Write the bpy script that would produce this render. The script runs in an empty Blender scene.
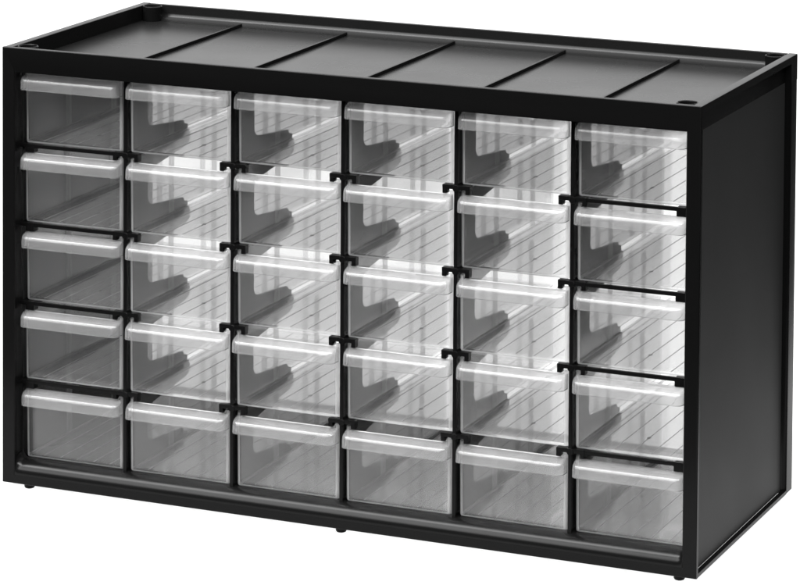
import bpy, bmesh, math, random
random.seed(11)
from mathutils import Vector

sc = bpy.context.scene
COL = sc.collection
MM = 0.001
W, D, H = 365.0, 146.5, 218.6          # cabinet, millimetres
LIFT = 3.0                             # height of the feet
PITCH_X, PITCH_Z = 58.7, 39.6
ROW_Z = [11.5 + PITCH_Z * i for i in range(5)]
POST_X = [182.5 + (i - 3) * PITCH_X for i in range(1, 6)]

# ------------------------------------------------------------------ materials
def new_mat(name):
    m = bpy.data.materials.new(name)
    m.use_nodes = True
    nt = m.node_tree
    nt.nodes.clear()
    out = nt.nodes.new('ShaderNodeOutputMaterial')
    return m, nt, out

def plastic(name, base, rough, spec, bump=0.0, bump_scale=900.0, rough_var=0.05, ior=1.5, glow=0.0):
    m, nt, out = new_mat(name)
    N, L = nt.nodes, nt.links
    b = N.new('ShaderNodeBsdfPrincipled')
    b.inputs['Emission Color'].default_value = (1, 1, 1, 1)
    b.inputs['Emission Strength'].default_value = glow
    b.inputs['Base Color'].default_value = (base, base, base * 1.0, 1)
    b.inputs['Specular IOR Level'].default_value = spec
    b.inputs['IOR'].default_value = ior
    tc = N.new('ShaderNodeTexCoord')
    n1 = N.new('ShaderNodeTexNoise'); n1.inputs['Scale'].default_value = 22.0; n1.inputs['Detail'].default_value = 4
    L.new(tc.outputs['Object'], n1.inputs['Vector'])
    mr = N.new('ShaderNodeMapRange')
    mr.inputs['To Min'].default_value = rough - rough_var
    mr.inputs['To Max'].default_value = rough + rough_var
    L.new(n1.outputs['Fac'], mr.inputs['Value'])
    L.new(mr.outputs['Result'], b.inputs['Roughness'])
    if bump:
        n2 = N.new('ShaderNodeTexNoise'); n2.inputs['Scale'].default_value = bump_scale; n2.inputs['Detail'].default_value = 2
        L.new(tc.outputs['Object'], n2.inputs['Vector'])
        bp = N.new('ShaderNodeBump'); bp.inputs['Strength'].default_value = bump; bp.inputs['Distance'].default_value = 0.0002
        L.new(n2.outputs['Fac'], bp.inputs['Height'])
        L.new(bp.outputs['Normal'], b.inputs['Normal'])
    L.new(b.outputs['BSDF'], out.inputs['Surface'])
    return m

def clear_plastic(name, tint, milk, rough, ior=1.04, coat=1.0, wav=0.1, haze=0.05):
    """thin moulded plastic: nearly straight transmission, a Fresnel sheen and a little milky scatter"""
    m, nt, out = new_mat(name)
    N, L = nt.nodes, nt.links
    tc = N.new('ShaderNodeTexCoord')
    n1 = N.new('ShaderNodeTexNoise'); n1.inputs['Scale'].default_value = 40.0; n1.inputs['Detail'].default_value = 3
    oi = N.new('ShaderNodeObjectInfo')
    va = N.new('ShaderNodeVectorMath'); va.operation = 'MULTIPLY_ADD'
    va.inputs[1].default_value = (3.0, 5.0, 7.0)
    L.new(oi.outputs['Random'], va.inputs[0]); L.new(tc.outputs['Object'], va.inputs[2])
    L.new(va.outputs[0], n1.inputs['Vector'])
    bp = N.new('ShaderNodeBump'); bp.inputs['Strength'].default_value = wav; bp.inputs['Distance'].default_value = 0.0006
    L.new(n1.outputs['Fac'], bp.inputs['Height'])
    rf = N.new('ShaderNodeBsdfRefraction'); rf.inputs['IOR'].default_value = ior
    rf.inputs['Roughness'].default_value = rough * 0.5
    rf.inputs['Color'].default_value = (tint, tint, tint, 1)
    L.new(bp.outputs['Normal'], rf.inputs['Normal'])
    df = N.new('ShaderNodeBsdfDiffuse'); df.inputs['Color'].default_value = (.8, .8, .8, 1)
    tr = N.new('ShaderNodeBsdfTranslucent'); tr.inputs['Color'].default_value = (.8, .8, .8, 1)
    mx = N.new('ShaderNodeMixShader'); mx.inputs['Fac'].default_value = 0.5
    L.new(df.outputs[0], mx.inputs[1]); L.new(tr.outputs[0], mx.inputs[2])
    mr = N.new('ShaderNodeMapRange')
    mr.inputs['To Min'].default_value = milk * 0.6; mr.inputs['To Max'].default_value = milk * 1.4
    L.new(n1.outputs['Fac'], mr.inputs['Value'])
    m2 = N.new('ShaderNodeMixShader')
    L.new(mr.outputs['Result'], m2.inputs['Fac'])
    hz = N.new('ShaderNodeBsdfRefraction'); hz.inputs['IOR'].default_value = 1.06
    hz.inputs['Roughness'].default_value = 0.6; hz.inputs['Color'].default_value = (tint, tint, tint, 1)
    mh = N.new('ShaderNodeMixShader'); mh.inputs['Fac'].default_value = haze
    L.new(rf.outputs[0], mh.inputs[1]); L.new(hz.outputs[0], mh.inputs[2])
    L.new(mh.outputs[0], m2.inputs[1]); L.new(mx.outputs[0], m2.inputs[2])
    gl = N.new('ShaderNodeBsdfGlossy'); gl.inputs['Roughness'].default_value = rough
    L.new(bp.outputs['Normal'], gl.inputs['Normal'])
    lw = N.new('ShaderNodeLayerWeight'); lw.inputs['Blend'].default_value = 0.5
    p5 = N.new('ShaderNodeMath'); p5.operation = 'POWER'; p5.inputs[1].default_value = 4
    L.new(lw.outputs['Facing'], p5.inputs[0])
    ma = N.new('ShaderNodeMath'); ma.operation = 'MULTIPLY_ADD'
    ma.inputs[1].default_value = 0.78 * coat; ma.inputs[2].default_value = 0.038 * coat
    L.new(p5.outputs[0], ma.inputs[0])
    m3 = N.new('ShaderNodeMixShader')
    L.new(ma.outputs[0], m3.inputs['Fac'])
    L.new(m2.outputs[0], m3.inputs[1]); L.new(gl.outputs[0], m3.inputs[2])
    L.new(m3.outputs[0], out.inputs['Surface'])
    return m

BLACK = plastic('black_plastic', 0.0035, 0.26, 0.5, 0.05, ior=1.18)
TRAY = plastic('satin_black_plastic', 0.006, 0.27, 0.5, 0.05, ior=1.26)
SILL = plastic('rounded_black_plastic', 0.0035, 0.24, 0.5, 0.05, ior=1.23)
MATTE = plastic('matte_black_plastic', 0.018, 0.55, 0.5, 0.25, 2500.0, ior=1.25)
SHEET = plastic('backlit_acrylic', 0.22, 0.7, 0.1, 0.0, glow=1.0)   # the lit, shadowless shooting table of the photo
CLEAR = clear_plastic('clear_plastic', 0.976, 0.056, 0.05, 1.012, 1.0, 0.02, 0.06)
FROST = clear_plastic('frosted_plastic', 0.96, 0.16, 0.26, 1.05, 1.3, 0.05)
EDGE = clear_plastic('lit_edge_plastic', 0.97, 0.42, 0.2, 1.005, 0.6, 0.02)  # extra milkiness stands in for light caught along clear rims and floor ribs
RIB = clear_plastic('rib_plastic', 0.96, 0.20, 0.15, 1.005, 0.8, 0.02)
MARK = plastic('grey_mark', 0.22, 0.5, 0.3)

# ------------------------------------------------------------------ helpers
def finish(name, bm, mat, parent=None, smooth=35, extra=()):
    for v in bm.verts:
        v.co *= MM
    bmesh.ops.recalc_face_normals(bm, faces=bm.faces[:])
    me = bpy.data.meshes.new(name)
    bm.to_mesh(me); bm.free()
    me.materials.append(mat)
    for e in extra:
        me.materials.append(e)
    for p in me.polygons:
        p.use_smooth = True
    me.set_sharp_from_angle(angle=math.radians(smooth))
    o = bpy.data.objects.new(name, me)
    COL.objects.link(o)
    wn = o.modifiers.new('wn', 'WEIGHTED_NORMAL'); wn.keep_sharp = True; wn.weight = 100
    if parent:
        o.parent = parent
    return o

def box(bm, x0, x1, y0, y1, z0, z1, bev=0.0, seg=2):
    r = bmesh.ops.create_cube(bm, size=1.0)
    vs = r['verts']
    for v in vs:
        v.co = Vector((x0 + (v.co.x + .5) * (x1 - x0), y0 + (v.co.y + .5) * (y1 - y0), z0 + (v.co.z + .5) * (z1 - z0)))
    if bev:
        es = {e for v in vs for e in v.link_edges}
        bmesh.ops.bevel(bm, geom=list(es), offset=bev, segments=seg, affect='EDGES', profile=0.5)

def prism(bm, pts, axis, a, b):
    """extrude a polygon (list of 2-D points) along an axis from a to b"""
    def co(p, t):
        if axis == 'x': return (t, p[0], p[1])
        if axis == 'y': return (p[0], t, p[1])
        return (p[0], p[1], t)
    A = [bm.verts.new(co(p, a)) for p in pts]
    B = [bm.verts.new(co(p, b)) for p in pts]
    bm.faces.new(A[::-1]); bm.faces.new(B)
    n = len(pts)
    for i in range(n):
        j = (i + 1) % n
        bm.faces.new((A[i], A[j], B[j], B[i]))

def tube(bm, cx, cy, z0, z1, ro, ri, n=40, bev=0.35, floor=None):
    prof = [(ro, z0), (ro, z1 - bev), (ro - bev, z1), (ri + bev, z1), (ri, z1 - bev), (ri, floor if floor is not None else z0)]
    rings = [[bm.verts.new((cx + r * math.cos(2 * math.pi * k / n), cy + r * math.sin(2 * math.pi * k / n), z)) for k in range(n)] for r, z in prof]
    for a, b in zip(rings, rings[1:]):
        for k in range(n):
            bm.faces.new((a[k], a[(k + 1) % n], b[(k + 1) % n], b[k]))
    bm.faces.new(rings[0][::-1])
    bm.faces.new(rings[-1])

def cyl(bm, cx, cy, z0, z1, r0, r1, n=28):
    A = [bm.verts.new((cx + r0 * math.cos(2 * math.pi * k / n), cy + r0 * math.sin(2 * math.pi * k / n), z0)) for k in range(n)]
    B = [bm.verts.new((cx + r1 * math.cos(2 * math.pi * k / n), cy + r1 * math.sin(2 * math.pi * k / n), z1)) for k in range(n)]
    bm.faces.new(A[::-1]); bm.faces.new(B)
    for k in range(n):
        bm.faces.new((A[k], A[(k + 1) % n], B[(k + 1) % n], B[k]))

def tag(o, label=None, cat=None, group=None, kind=None):
    if label: o['label'] = label
    if cat: o['category'] = cat
    if group: o['group'] = group
    if kind: o['kind'] = kind

# ------------------------------------------------------------------ cabinet
cab = bpy.data.objects.new('organizer_cabinet', None)
COL.objects.link(cab)
cab.location = (0, 0, LIFT * MM)
tag(cab, 'black plastic small-parts cabinet with ribbed top tray, holding thirty clear drawers', 'cabinet')

# front frame: flat ring, then a rounded sill below the opening
OX0, OX1, OZ0, OZ1 = 7.0, 358.0, 4.5, 206.6
FT = 2.6
bm = bmesh.new()
def ring4(y, o):
    a = [(0, 0), (W, 0), (W, H), (0, H)] if o else [(OX0, OZ0), (OX1, OZ0), (OX1, OZ1), (OX0, OZ1)]
    return [bm.verts.new((p[0], y, p[1])) for p in a]
of, inf, ob, inb = ring4(0, 1), ring4(0, 0), ring4(FT, 1), ring4(FT, 0)
for i in range(4):
    j = (i + 1) % 4
    bm.faces.new((of[i], of[j], inf[j], inf[i]))
    bm.faces.new((ob[j], ob[i], inb[i], inb[j]))
    bm.faces.new((of[j], of[i], ob[i], ob[j]))
    bm.faces.new((inf[i], inf[j], inb[j], inb[i]))
bm.edges.ensure_lookup_table()
def bevel_if(cond, off, seg=3):
    es = [e for e in bm.edges if cond(e.verts[0].co, e.verts[1].co)]
    bmesh.ops.bevel(bm, geom=es, offset=off, segments=seg, affect='EDGES', profile=0.5)
outer = lambda c: c.x < .01 or c.x > W - .01 or c.z < .01 or c.z > H - .01
bevel_if(lambda a, b: outer(a) and outer(b) and a.y < .01 and b.y < .01, 0.55)
bevel_if(lambda a, b: abs(a.y) < .01 and abs(b.y) < .01 and not outer(a) and not outer(b)
         and min(a.x, a.z - 0) > 0 and (a.z > OZ0 + .1 or b.z > OZ0 + .1)
         and OX0 - .01 <= a.x <= OX1 + .01 and OX0 - .01 <= b.x <= OX1 + .01 and abs(a.x - b.x) < .01, 0.6)
# jambs: the inner return of the frame at both sides and the head
box(bm, 5.0, 6.6, FT, 9.0, 12.0, 208.0)
box(bm, 358.4, 360.0, FT, 9.0, 12.0, 208.0)
# sill loft
nx = 64
prof = []
for k in range(15):
    ph = k / 14 * math.pi / 2
    prof.append((7.4 - 7.36 * math.cos(ph), OZ0 - .02 + 6.7 * math.sin(ph)))
prof.append((9.6, prof[-1][1]))
xs = []
RF = 3.2
for k in range(9): xs.append(OX0 - .05 + RF * (1 - math.cos(k / 8 * math.pi / 2)))
for k in range(1, 24): xs.append(OX0 + RF + (OX1 - OX0 - 2 * RF) * k / 24)
xs += [OX1 + OX0 - x for x in reversed(xs[:9])]
cols = []
for x in xs:
    d = min(x - (OX0 - .05), OX1 + .05 - x)
    f = RF - math.sqrt(max(0, RF * RF - (RF - d) ** 2)) if d < RF else 0.0
    col = []
    for k, (y, z) in enumerate(prof):
        t = min(1, k / 14)
        # fillet runs along the surface normal
        ph = min(k, 14) / 14 * math.pi / 2
        col.append(bm.verts.new((x, max(0.04, y - f * math.cos(ph) * .0), z + f * min(1, math.sin(ph) * 1.6))))
    cols.append(col)
for a, b in zip(cols, cols[1:]):
    for k in range(len(prof) - 1):
        bm.faces.new((a[k], b[k], b[k + 1], a[k + 1])).material_index = 1
    # underside keeps the sill a closed bar
b0 = [bm.verts.new((c[0].co.x, FT + .1, OZ0 - 1)) for c in cols]
for i in range(len(cols) - 1):
    bm.faces.new((cols[i][-1], cols[i + 1][-1], b0[i + 1], b0[i]))
finish('front_frame', bm, BLACK, cab, 35, (SILL,))

# side panels: recessed sheet with raised lips
def side(right):
    bm = bmesh.new()
    def X(a, b):
        return (W - b, W - a) if right else (a, b)
    x = X(2.6, 6.0); box(bm, x[0], x[1], 2.6, 144.0, 1.9, 206.0)
    for f in bm.faces: f.material_index = 1
    x = X(0.0, 6.0); box(bm, x[0], x[1], 137.0, D, 0.0, 206.0, 0.5)
    x = X(0.0, 2.55); box(bm, x[0], x[1], FT, 137.2, 0.0, 1.9, 0.12)
    x = X(0.0, 4.65); box(bm, x[0], x[1], 137.02, D - .02, 205.8, 215.2)
    pr = [(0, 215.1), (0, H - .45), (.15, H - .15), (.45, H), (4.25, H), (4.55, H - .15), (4.7, H - .45), (4.7, 206), (2.6, 206), (2.6, 215.1)]
    if right: pr = [(W - p, q) for p, q in pr]
    prism(bm, pr, 'y', FT - .05, D)
    # soft fillet between the recessed sheet and the rear lip
    R = 2.5
    pts = [(137.05, 0.02)]
    for k in range(8):
        a = k / 7 * math.pi / 2
        pts.append((137.05 - R + R * math.sin(a), R - R * math.cos(a)) if False else (137.05 - R * (1 - math.cos(a)) , R * 0 + 2.6 * (1 - (1 - math.sin(a)))))
    # (y, distance from outer face): concave quarter
    arc = [(137.05 - R + R * math.sin(k / 7 * math.pi / 2), 2.6 - R + R * math.cos(k / 7 * math.pi / 2)) for k in range(8)]
    arc = [(y, 2.62 - (R - R * math.cos(k / 7 * math.pi / 2))) for k, (y, _) in enumerate(arc)]
    poly = [(137.05, 2.65)] + arc[::-1]
    poly = [((W - d) if right else d, y) for y, d in poly]
    prism(bm, poly, 'z', 2.0, 215.05)
    return finish('side_panel', bm, BLACK, cab, 35, (MATTE,))
side(False); side(True)

# base
bm = bmesh.new()
box(bm, 6.05, 358.95, 9.4, 143.8, 8.6, 11.15)
box(bm, 6.05, 358.95, 143.9, D - .05, 0.1, 13.0, 0.4)
finish('bottom_panel', bm, BLACK, cab)

# tray on top
TZ = 210.6
bm = bmesh.new()
box(bm, 4.65, 360.35, FT + .02, 144.3, 208.4, TZ)
RB = 5.5
x0, x1 = 4.75, 360.25
box(bm, x0 - .05, x1 + .05, 144.35, D - .03, 206.2, H - .02, 0.4)
# concave rear fillet
n = 10
arc = [(144.4 - RB + RB * math.sin(k / n * math.pi / 2), TZ + .02 + RB - RB * math.cos(k / n * math.pi / 2)) for k in range(n + 1)]
arc = [(y, TZ + .02 + (z - TZ - .02) * 0.72) for y, z in arc]
prism(bm, arc + [(144.4, TZ + .02)], 'x', x0, x1)
tray = finish('top_tray', bm, TRAY, cab)
for i in range(5):
    cx = 182.8 + (i - 2) * 60.9
    bm = bmesh.new()
    box(bm, cx - .8, cx + .8, FT + .1, 141.2, TZ - .1, TZ + 1.7, 0.3)
    finish('tray_rib', bm, BLACK, tray)
for cx, cy in ((9.6, 8.6), (355.4, 8.6), (9.2, 139.6), (355.8, 139.6)):
    bm = bmesh.new()
    tube(bm, cx, cy, TZ - .2, H - .15, 5.2, 4.35, floor=TZ + .4)
    finish('corner_socket', bm, BLACK, tray)

# partitions with rail arms
def partition(cx):
    bm = bmesh.new()
    box(bm, cx - .95, cx + .95, 7.0, 9.2, 11.0, 208.3, 0.25)
    box(bm, cx - .85, cx + .85, 9.2, 29.0, 11.1, 208.2)
    for i in range(5):
        z = ROW_Z[i]
        lo = z - 2.4 if i else z - .3
        # low web beside each drawer, hollowed with a rounded corner
        pts = [(28.9, lo), (72, lo), (72, z + 2.6), (68.5, z + 3.2), (67.5, z + 5.2)]
        y0, z0, R = 28.9, z + 8.4, 6.5
        for k in range(7):
            a = k / 6 * math.pi / 2
            pts.append((y0 + R - R * math.sin(a), z0 + R - R * math.cos(a)))
        prism(bm, pts, 'x', cx - .6, cx + .6)
        if i:  # gusset beneath the rail
            prism(bm, [(28.95, z - 2.42), (28.95, z - 15.5), (31, z - 13.6), (35, z - 12.4), (39, z - 11.8), (51, z - 10.5), (70, z - 8.6), (74, z - 7.0), (75, z - 2.42)], 'x', cx - .58, cx + .58)
            for s in (-1, 1):
                a, b = sorted((cx + s * .9, cx + s * 7.0)); box(bm, a, b, 7.1, 11.0, z - 2.1, z - .1, 0.2)
                a, b = sorted((cx + s * 4.8, cx + s * 6.98)); box(bm, a, b, 7.15, 10.9, z - 4.3, z - 2.0, 0.2)
                # ledge the drawer slides on
                a, b = sorted((cx + s * .55, cx + s * 1.9)); box(bm, a, b, 11.4, 71.5, z - 1.2, z - .12)
    # round boss at each crossing
        if i:
            n = 20
            A = [bm.verts.new((cx + 1.5 * math.cos(2 * math.pi * k / n), 6.7, z - 1.6 + 1.5 * math.sin(2 * math.pi * k / n))) for k in range(n)]
            B = [bm.verts.new((cx + 1.9 * math.cos(2 * math.pi * k / n), 7.3, z - 1.6 + 1.9 * math.sin(2 * math.pi * k / n))) for k in range(n)]
            bm.faces.new(A)
            for k in range(n): bm.faces.new((A[k], B[k], B[(k + 1) % n], A[(k + 1) % n]))
    return finish('partition', bm, BLACK, cab)
for x in POST_X:
    partition(x)

for i in range(1, 5):
    z = ROW_Z[i]
    for (xa, xb, wall) in ((POST_X[0] - 7.1, 6.1, -1), (POST_X[4] + 7.1, 358.9, 1)):
        bm = bmesh.new()
        a, b = sorted((xa, xb))
        box(bm, a, b, 7.3, 9.0, z - 2.1, z - .25, 0.2)
        finish('crossbar', bm, BLACK, cab)
        bm = bmesh.new()
        if wall < 0: box(bm, 6.02, 14.0, 7.1, 72, z - 1.9, z - .12, 0.2) ; box(bm, 9.2, 13.9, 7.05, 11.5, z - 4.5, z - 1.8, 0.2)
        else: box(bm, 357.2, 358.98, 7.1, 72, z - 1.9, z - .12, 0.2); box(bm, 351.0, 357.4, 7.05, 11.5, z - 4.5, z - .2, 0.2)
        finish('wall_rail', bm, BLACK, cab)

for cx in (12.5, 183.5, 355.0):
    for cy in (5.5, 138.0):
        bm = bmesh.new()
        prof = [(2.7, .05), (2.7, -2.0), (2.3, -2.7), (1.6, -3.0)]
        n = 28
        rings = [[bm.verts.new((cx + r * math.cos(2 * math.pi * k / n), cy + r * math.sin(2 * math.pi * k / n), z)) for k in range(n)] for r, z in prof]
        for a, b in zip(rings, rings[1:]):
            for k in range(n): bm.faces.new((a[k], a[(k + 1) % n], b[(k + 1) % n], b[k]))
        bm.faces.new(rings[0]); bm.faces.new(rings[-1])
        finish('foot', bm, BLACK, cab)

# ------------------------------------------------------------------ drawer
DW, DD, DH = 55.6, 132.0, 36.5
T = 1.15
def rrect(w, y0, y1, r, z, n=5, drop=None):
    """rounded rectangle ring, extra points on the front edge for the low front"""
    pts = []
    hw = w / 2
    def arc(cx, cy, a0):
        for k in range(n + 1):
            a = a0 + k / n * math.pi / 2
            pts.append((cx + r * math.cos(a), cy + r * math.sin(a), z))
    arc(-hw + r, y0 + r, math.pi)
    for x in (-24.9, -24.4, 24.4, 24.9):
        pts.append((x, y0, drop if (drop is not None and abs(x) < 24.6) else z))
    arc(hw - r, y0 + r, 1.5 * math.pi)
    arc(hw - r, y1 - r, 0)
    arc(-hw + r, y1 - r, .5 * math.pi)
    return pts

def drawer_body():
    bm = bmesh.new()
    LOW = 34.9
    L = []
    tap = .35
    L.append(rrect(DW - 2.6, 1.3, DD - 1.3, 1.2, 0.0))
    L.append(rrect(DW - 1.2, 0.55, DD - .6, 1.6, 0.32))
    L.append(rrect(DW - .5, 0.2, DD - .25, 1.9, 1.1))
    L.append(rrect(DW, 0.0, DD, 2.0, DH - .25, drop=LOW - .25))
    L.append(rrect(DW - .5, 0.25, DD - .25, 1.8, DH, drop=LOW))
    L.append(rrect(DW - 2 * T + .5, T - .25, DD - T + .25, 1.1, DH, drop=LOW))
    L.append(rrect(DW - 2 * T, T, DD - T, 1.0, DH - .25, drop=LOW - .25))
    L.append(rrect(DW - 2 * T - .5, T + .2, DD - T - .25, 1.0, 2.2))
    L.append(rrect(DW - 2 * T - 1.3, T + .6, DD - T - .7, .9, 1.35))
    L.append(rrect(DW - 2 * T - 3.0, T + 1.4, DD - T - 1.5, .7, 1.1))
    R = [[bm.verts.new(p) for p in l] for l in L]
    n = len(R[0])
    for i, (a, b) in enumerate(zip(R, R[1:])):
        for k in range(n):
            f = bm.faces.new((a[k], a[(k + 1) % n], b[(k + 1) % n], b[k]))
            if i in (0, 1, 3, 4, 5) or (i == 2 and (k < 5 or 10 <= k < 15)):
                f.material_index = 1
    bm.faces.new(R[0][::-1])
    bm.faces.new(R[-1])
    base_faces = set(bm.faces)
    # five low ribs running front to back on the floor
    for i in range(5):
        x = (i - 2) * 9.25
        prism(bm, [(x - .24, 1.05), (x + .24, 1.05), (x + .1, 1.32), (x - .1, 1.32)], 'y', 2.6, DD - 4)
    for f in bm.faces:
        if f not in base_faces: f.material_index = 1
    rib_faces = set(bm.faces)
    # twin ribs that would take a cross divider
    for yc in (41.0, 88.0):
        for dy in (-1.5, 1.5):
            for s in (-1, 1):
                xi = s * (DW / 2 - T - .05); xo = s * (DW / 2 - T - 1.15)
                a, b = sorted((xi, xo))
                box(bm, a, b, yc + dy - .4, yc + dy + .4, 1.6, DH - 3.0)
    for f in bm.faces:
        if f not in rib_faces: f.material_index = 2
    return bm

def drawer_handle():
    bm = bmesh.new()
    hw = DW / 2 - .45
    def U(p, z, w, y_back):
        r = min(3.0, max(p - .02, .05))
        pts = [(-w, y_back, z)]
        n = 6
        for k in range(n + 1):
            a = math.pi + k / n * math.pi / 2
            pts.append((-w + r + r * math.cos(a), -p + r + r * math.sin(a), z))
        for k in range(n + 1):
            a = 1.5 * math.pi + k / n * math.pi / 2
            pts.append((w - r + r * math.cos(a), -p + r + r * math.sin(a), z))
        pts.append((w, y_back, z))
        return pts
    out_ = [(0.05, 34.85), (2.5, 34.55), (4.6, 34.0), (5.9, 33.4), (6.6, 32.6), (6.9, 31.5), (7.05, 28.1), (6.95, 27.75)]
    in_ = [(6.2, 27.75), (5.95, 28.1), (5.75, 31.2), (5.4, 32.0), (4.6, 32.6), (3.4, 33.1), (1.5, 33.5), (0.05, 33.6)]
    R = []
    for p, z in out_: R.append([bm.verts.new(c) for c in U(p, z, hw, .3)])
    for p, z in in_: R.append([bm.verts.new(c) for c in U(p, z, hw - 1.0, .3)])
    n = len(R[0])
    for a, b in zip(R, R[1:]):
        for k in range(n - 1):
            bm.faces.new((a[k], a[k + 1], b[k + 1], b[k]))
    # close the back edge
    m = len(R)
    for k in (0, n - 1):
        c = [r[k] for r in R]
        for i in range(m // 2 - 1):
            bm.faces.new((c[i], c[i + 1], c[m - 2 - i], c[m - 1 - i]))
    bm.faces.new([R[0][k] for k in range(n)][::-1][0:0] or (R[0][0], R[-1][0], R[-1][-1], R[0][-1]))
    return bm

def gate_mark():
    bm = bmesh.new()
    cyl(bm, 0, 26.0, 1.12, 1.35, 1.1, 0.9, 20)
    return bm

proto = bpy.data.objects.new('drawer', None)
COL.objects.link(proto)
kids = [finish('drawer_body', drawer_body(), CLEAR, proto, 40, (EDGE, RIB)),
        finish('handle', drawer_handle(), FROST, proto, 50),
        finish('moulding_mark', gate_mark(), MARK, proto, 30)]

rows = ['bottom row', 'fourth row from the top', 'middle row', 'second row from the top', 'top row']
colsn = ['leftmost column', 'second column from the left', 'third column from the left',
         'fourth column from the left', 'fifth column from the left', 'rightmost column']
looks = {0: 'dark grey see-through drawer with black wall behind', 5: 'clear drawer with bright right half'}
first = True
for r in range(5):
    for c in range(6):
        if first:
            o, first = proto, False
        else:
            o = proto.copy(); COL.objects.link(o)
            for k in kids:
                d = k.copy(); COL.objects.link(d); d.parent = o
        cx = 182.5 + (c - 2.5) * PITCH_X
        o.rotation_euler = (0, 0, math.radians(random.uniform(-.14, .14)))
        o.location = ((cx + random.uniform(-.12, .12)) * MM, (8.6 + random.uniform(-.55, .6)) * MM, (ROW_Z[r] + LIFT - .06 if r else 11.2 + LIFT) * MM)
        look = looks.get(c, 'pale translucent plastic drawer' if r else 'dim grey translucent plastic drawer')
        tag(o, f"{look}, {rows[r]}, {colsn[c]}", 'drawer', 'clear drawers in the black cabinet')

# ------------------------------------------------------------------ white sweep
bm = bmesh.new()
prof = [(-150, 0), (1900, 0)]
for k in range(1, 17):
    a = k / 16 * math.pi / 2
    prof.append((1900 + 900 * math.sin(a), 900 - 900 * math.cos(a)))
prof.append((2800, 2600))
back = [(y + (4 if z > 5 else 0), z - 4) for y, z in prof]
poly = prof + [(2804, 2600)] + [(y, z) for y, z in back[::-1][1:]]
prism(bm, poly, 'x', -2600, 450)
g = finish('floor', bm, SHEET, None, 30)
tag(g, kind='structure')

# ------------------------------------------------------------------ light
w = bpy.data.worlds.new('World'); sc.world = w; w.use_nodes = True
bg = w.node_tree.nodes['Background']
bg.inputs['Color'].default_value = (1, 1, 1, 1)
bg.inputs['Strength'].default_value = 0.03

def area(name, loc, target, sx, sy, power):
    l = bpy.data.lights.new(name, 'AREA'); l.shape = 'RECTANGLE'; l.size = sx; l.size_y = sy; l.energy = power
    o = bpy.data.objects.new(name, l); COL.objects.link(o)
    o.location = loc
    o.rotation_euler = (Vector(target) - Vector(loc)).to_track_quat('-Z', 'Y').to_euler()
    return o
area('softbox', (0.0, 0.6, 1.9), (0.0, 0.6, 0), 3.6, 3.2, 100)
area('strip_light', (0.1, -0.5, 1.35), (0.15, 0.05, 0.1), 2.6, 0.36, 66)
area('added_fill', (-0.7, -1.5, 1.5), (0.18, 0, 0.1), 1.1, 1.1, 44)  # added front fill, only there to brighten the drawer plastic


# ------------------------------------------------------------------ camera
cam = bpy.data.cameras.new('camera')
co = bpy.data.objects.new('camera', cam); COL.objects.link(co)
cam.sensor_width = 36
cam.lens = 3394.52 / 800 * 36
cam.shift_x = (400 - 511.915) / 800
cam.shift_y = (-370.697 - 292.5) / 800
cam.clip_start = .05; cam.clip_end = 50
co.location = (0.857244, -1.448100, 0.521501 + LIFT * MM)
co.rotation_euler = (1.51428803, -0.00801287, 0.38556466)
sc.camera = co

# ------------------------------------------------------------------ render
sc.view_settings.view_transform = 'Standard'
sc.view_settings.look = 'None'
sc.view_settings.gamma = 1
sc.view_settings.exposure = 0.0
cy = sc.cycles
cy.max_bounces = 40; cy.transmission_bounces = 40; cy.transparent_max_bounces = 40
cy.glossy_bounces = 12; cy.diffuse_bounces = 5
cy.caustics_reflective = True; cy.caustics_refractive = True
cy.sample_clamp_indirect = 4.0
cy.use_denoising = True
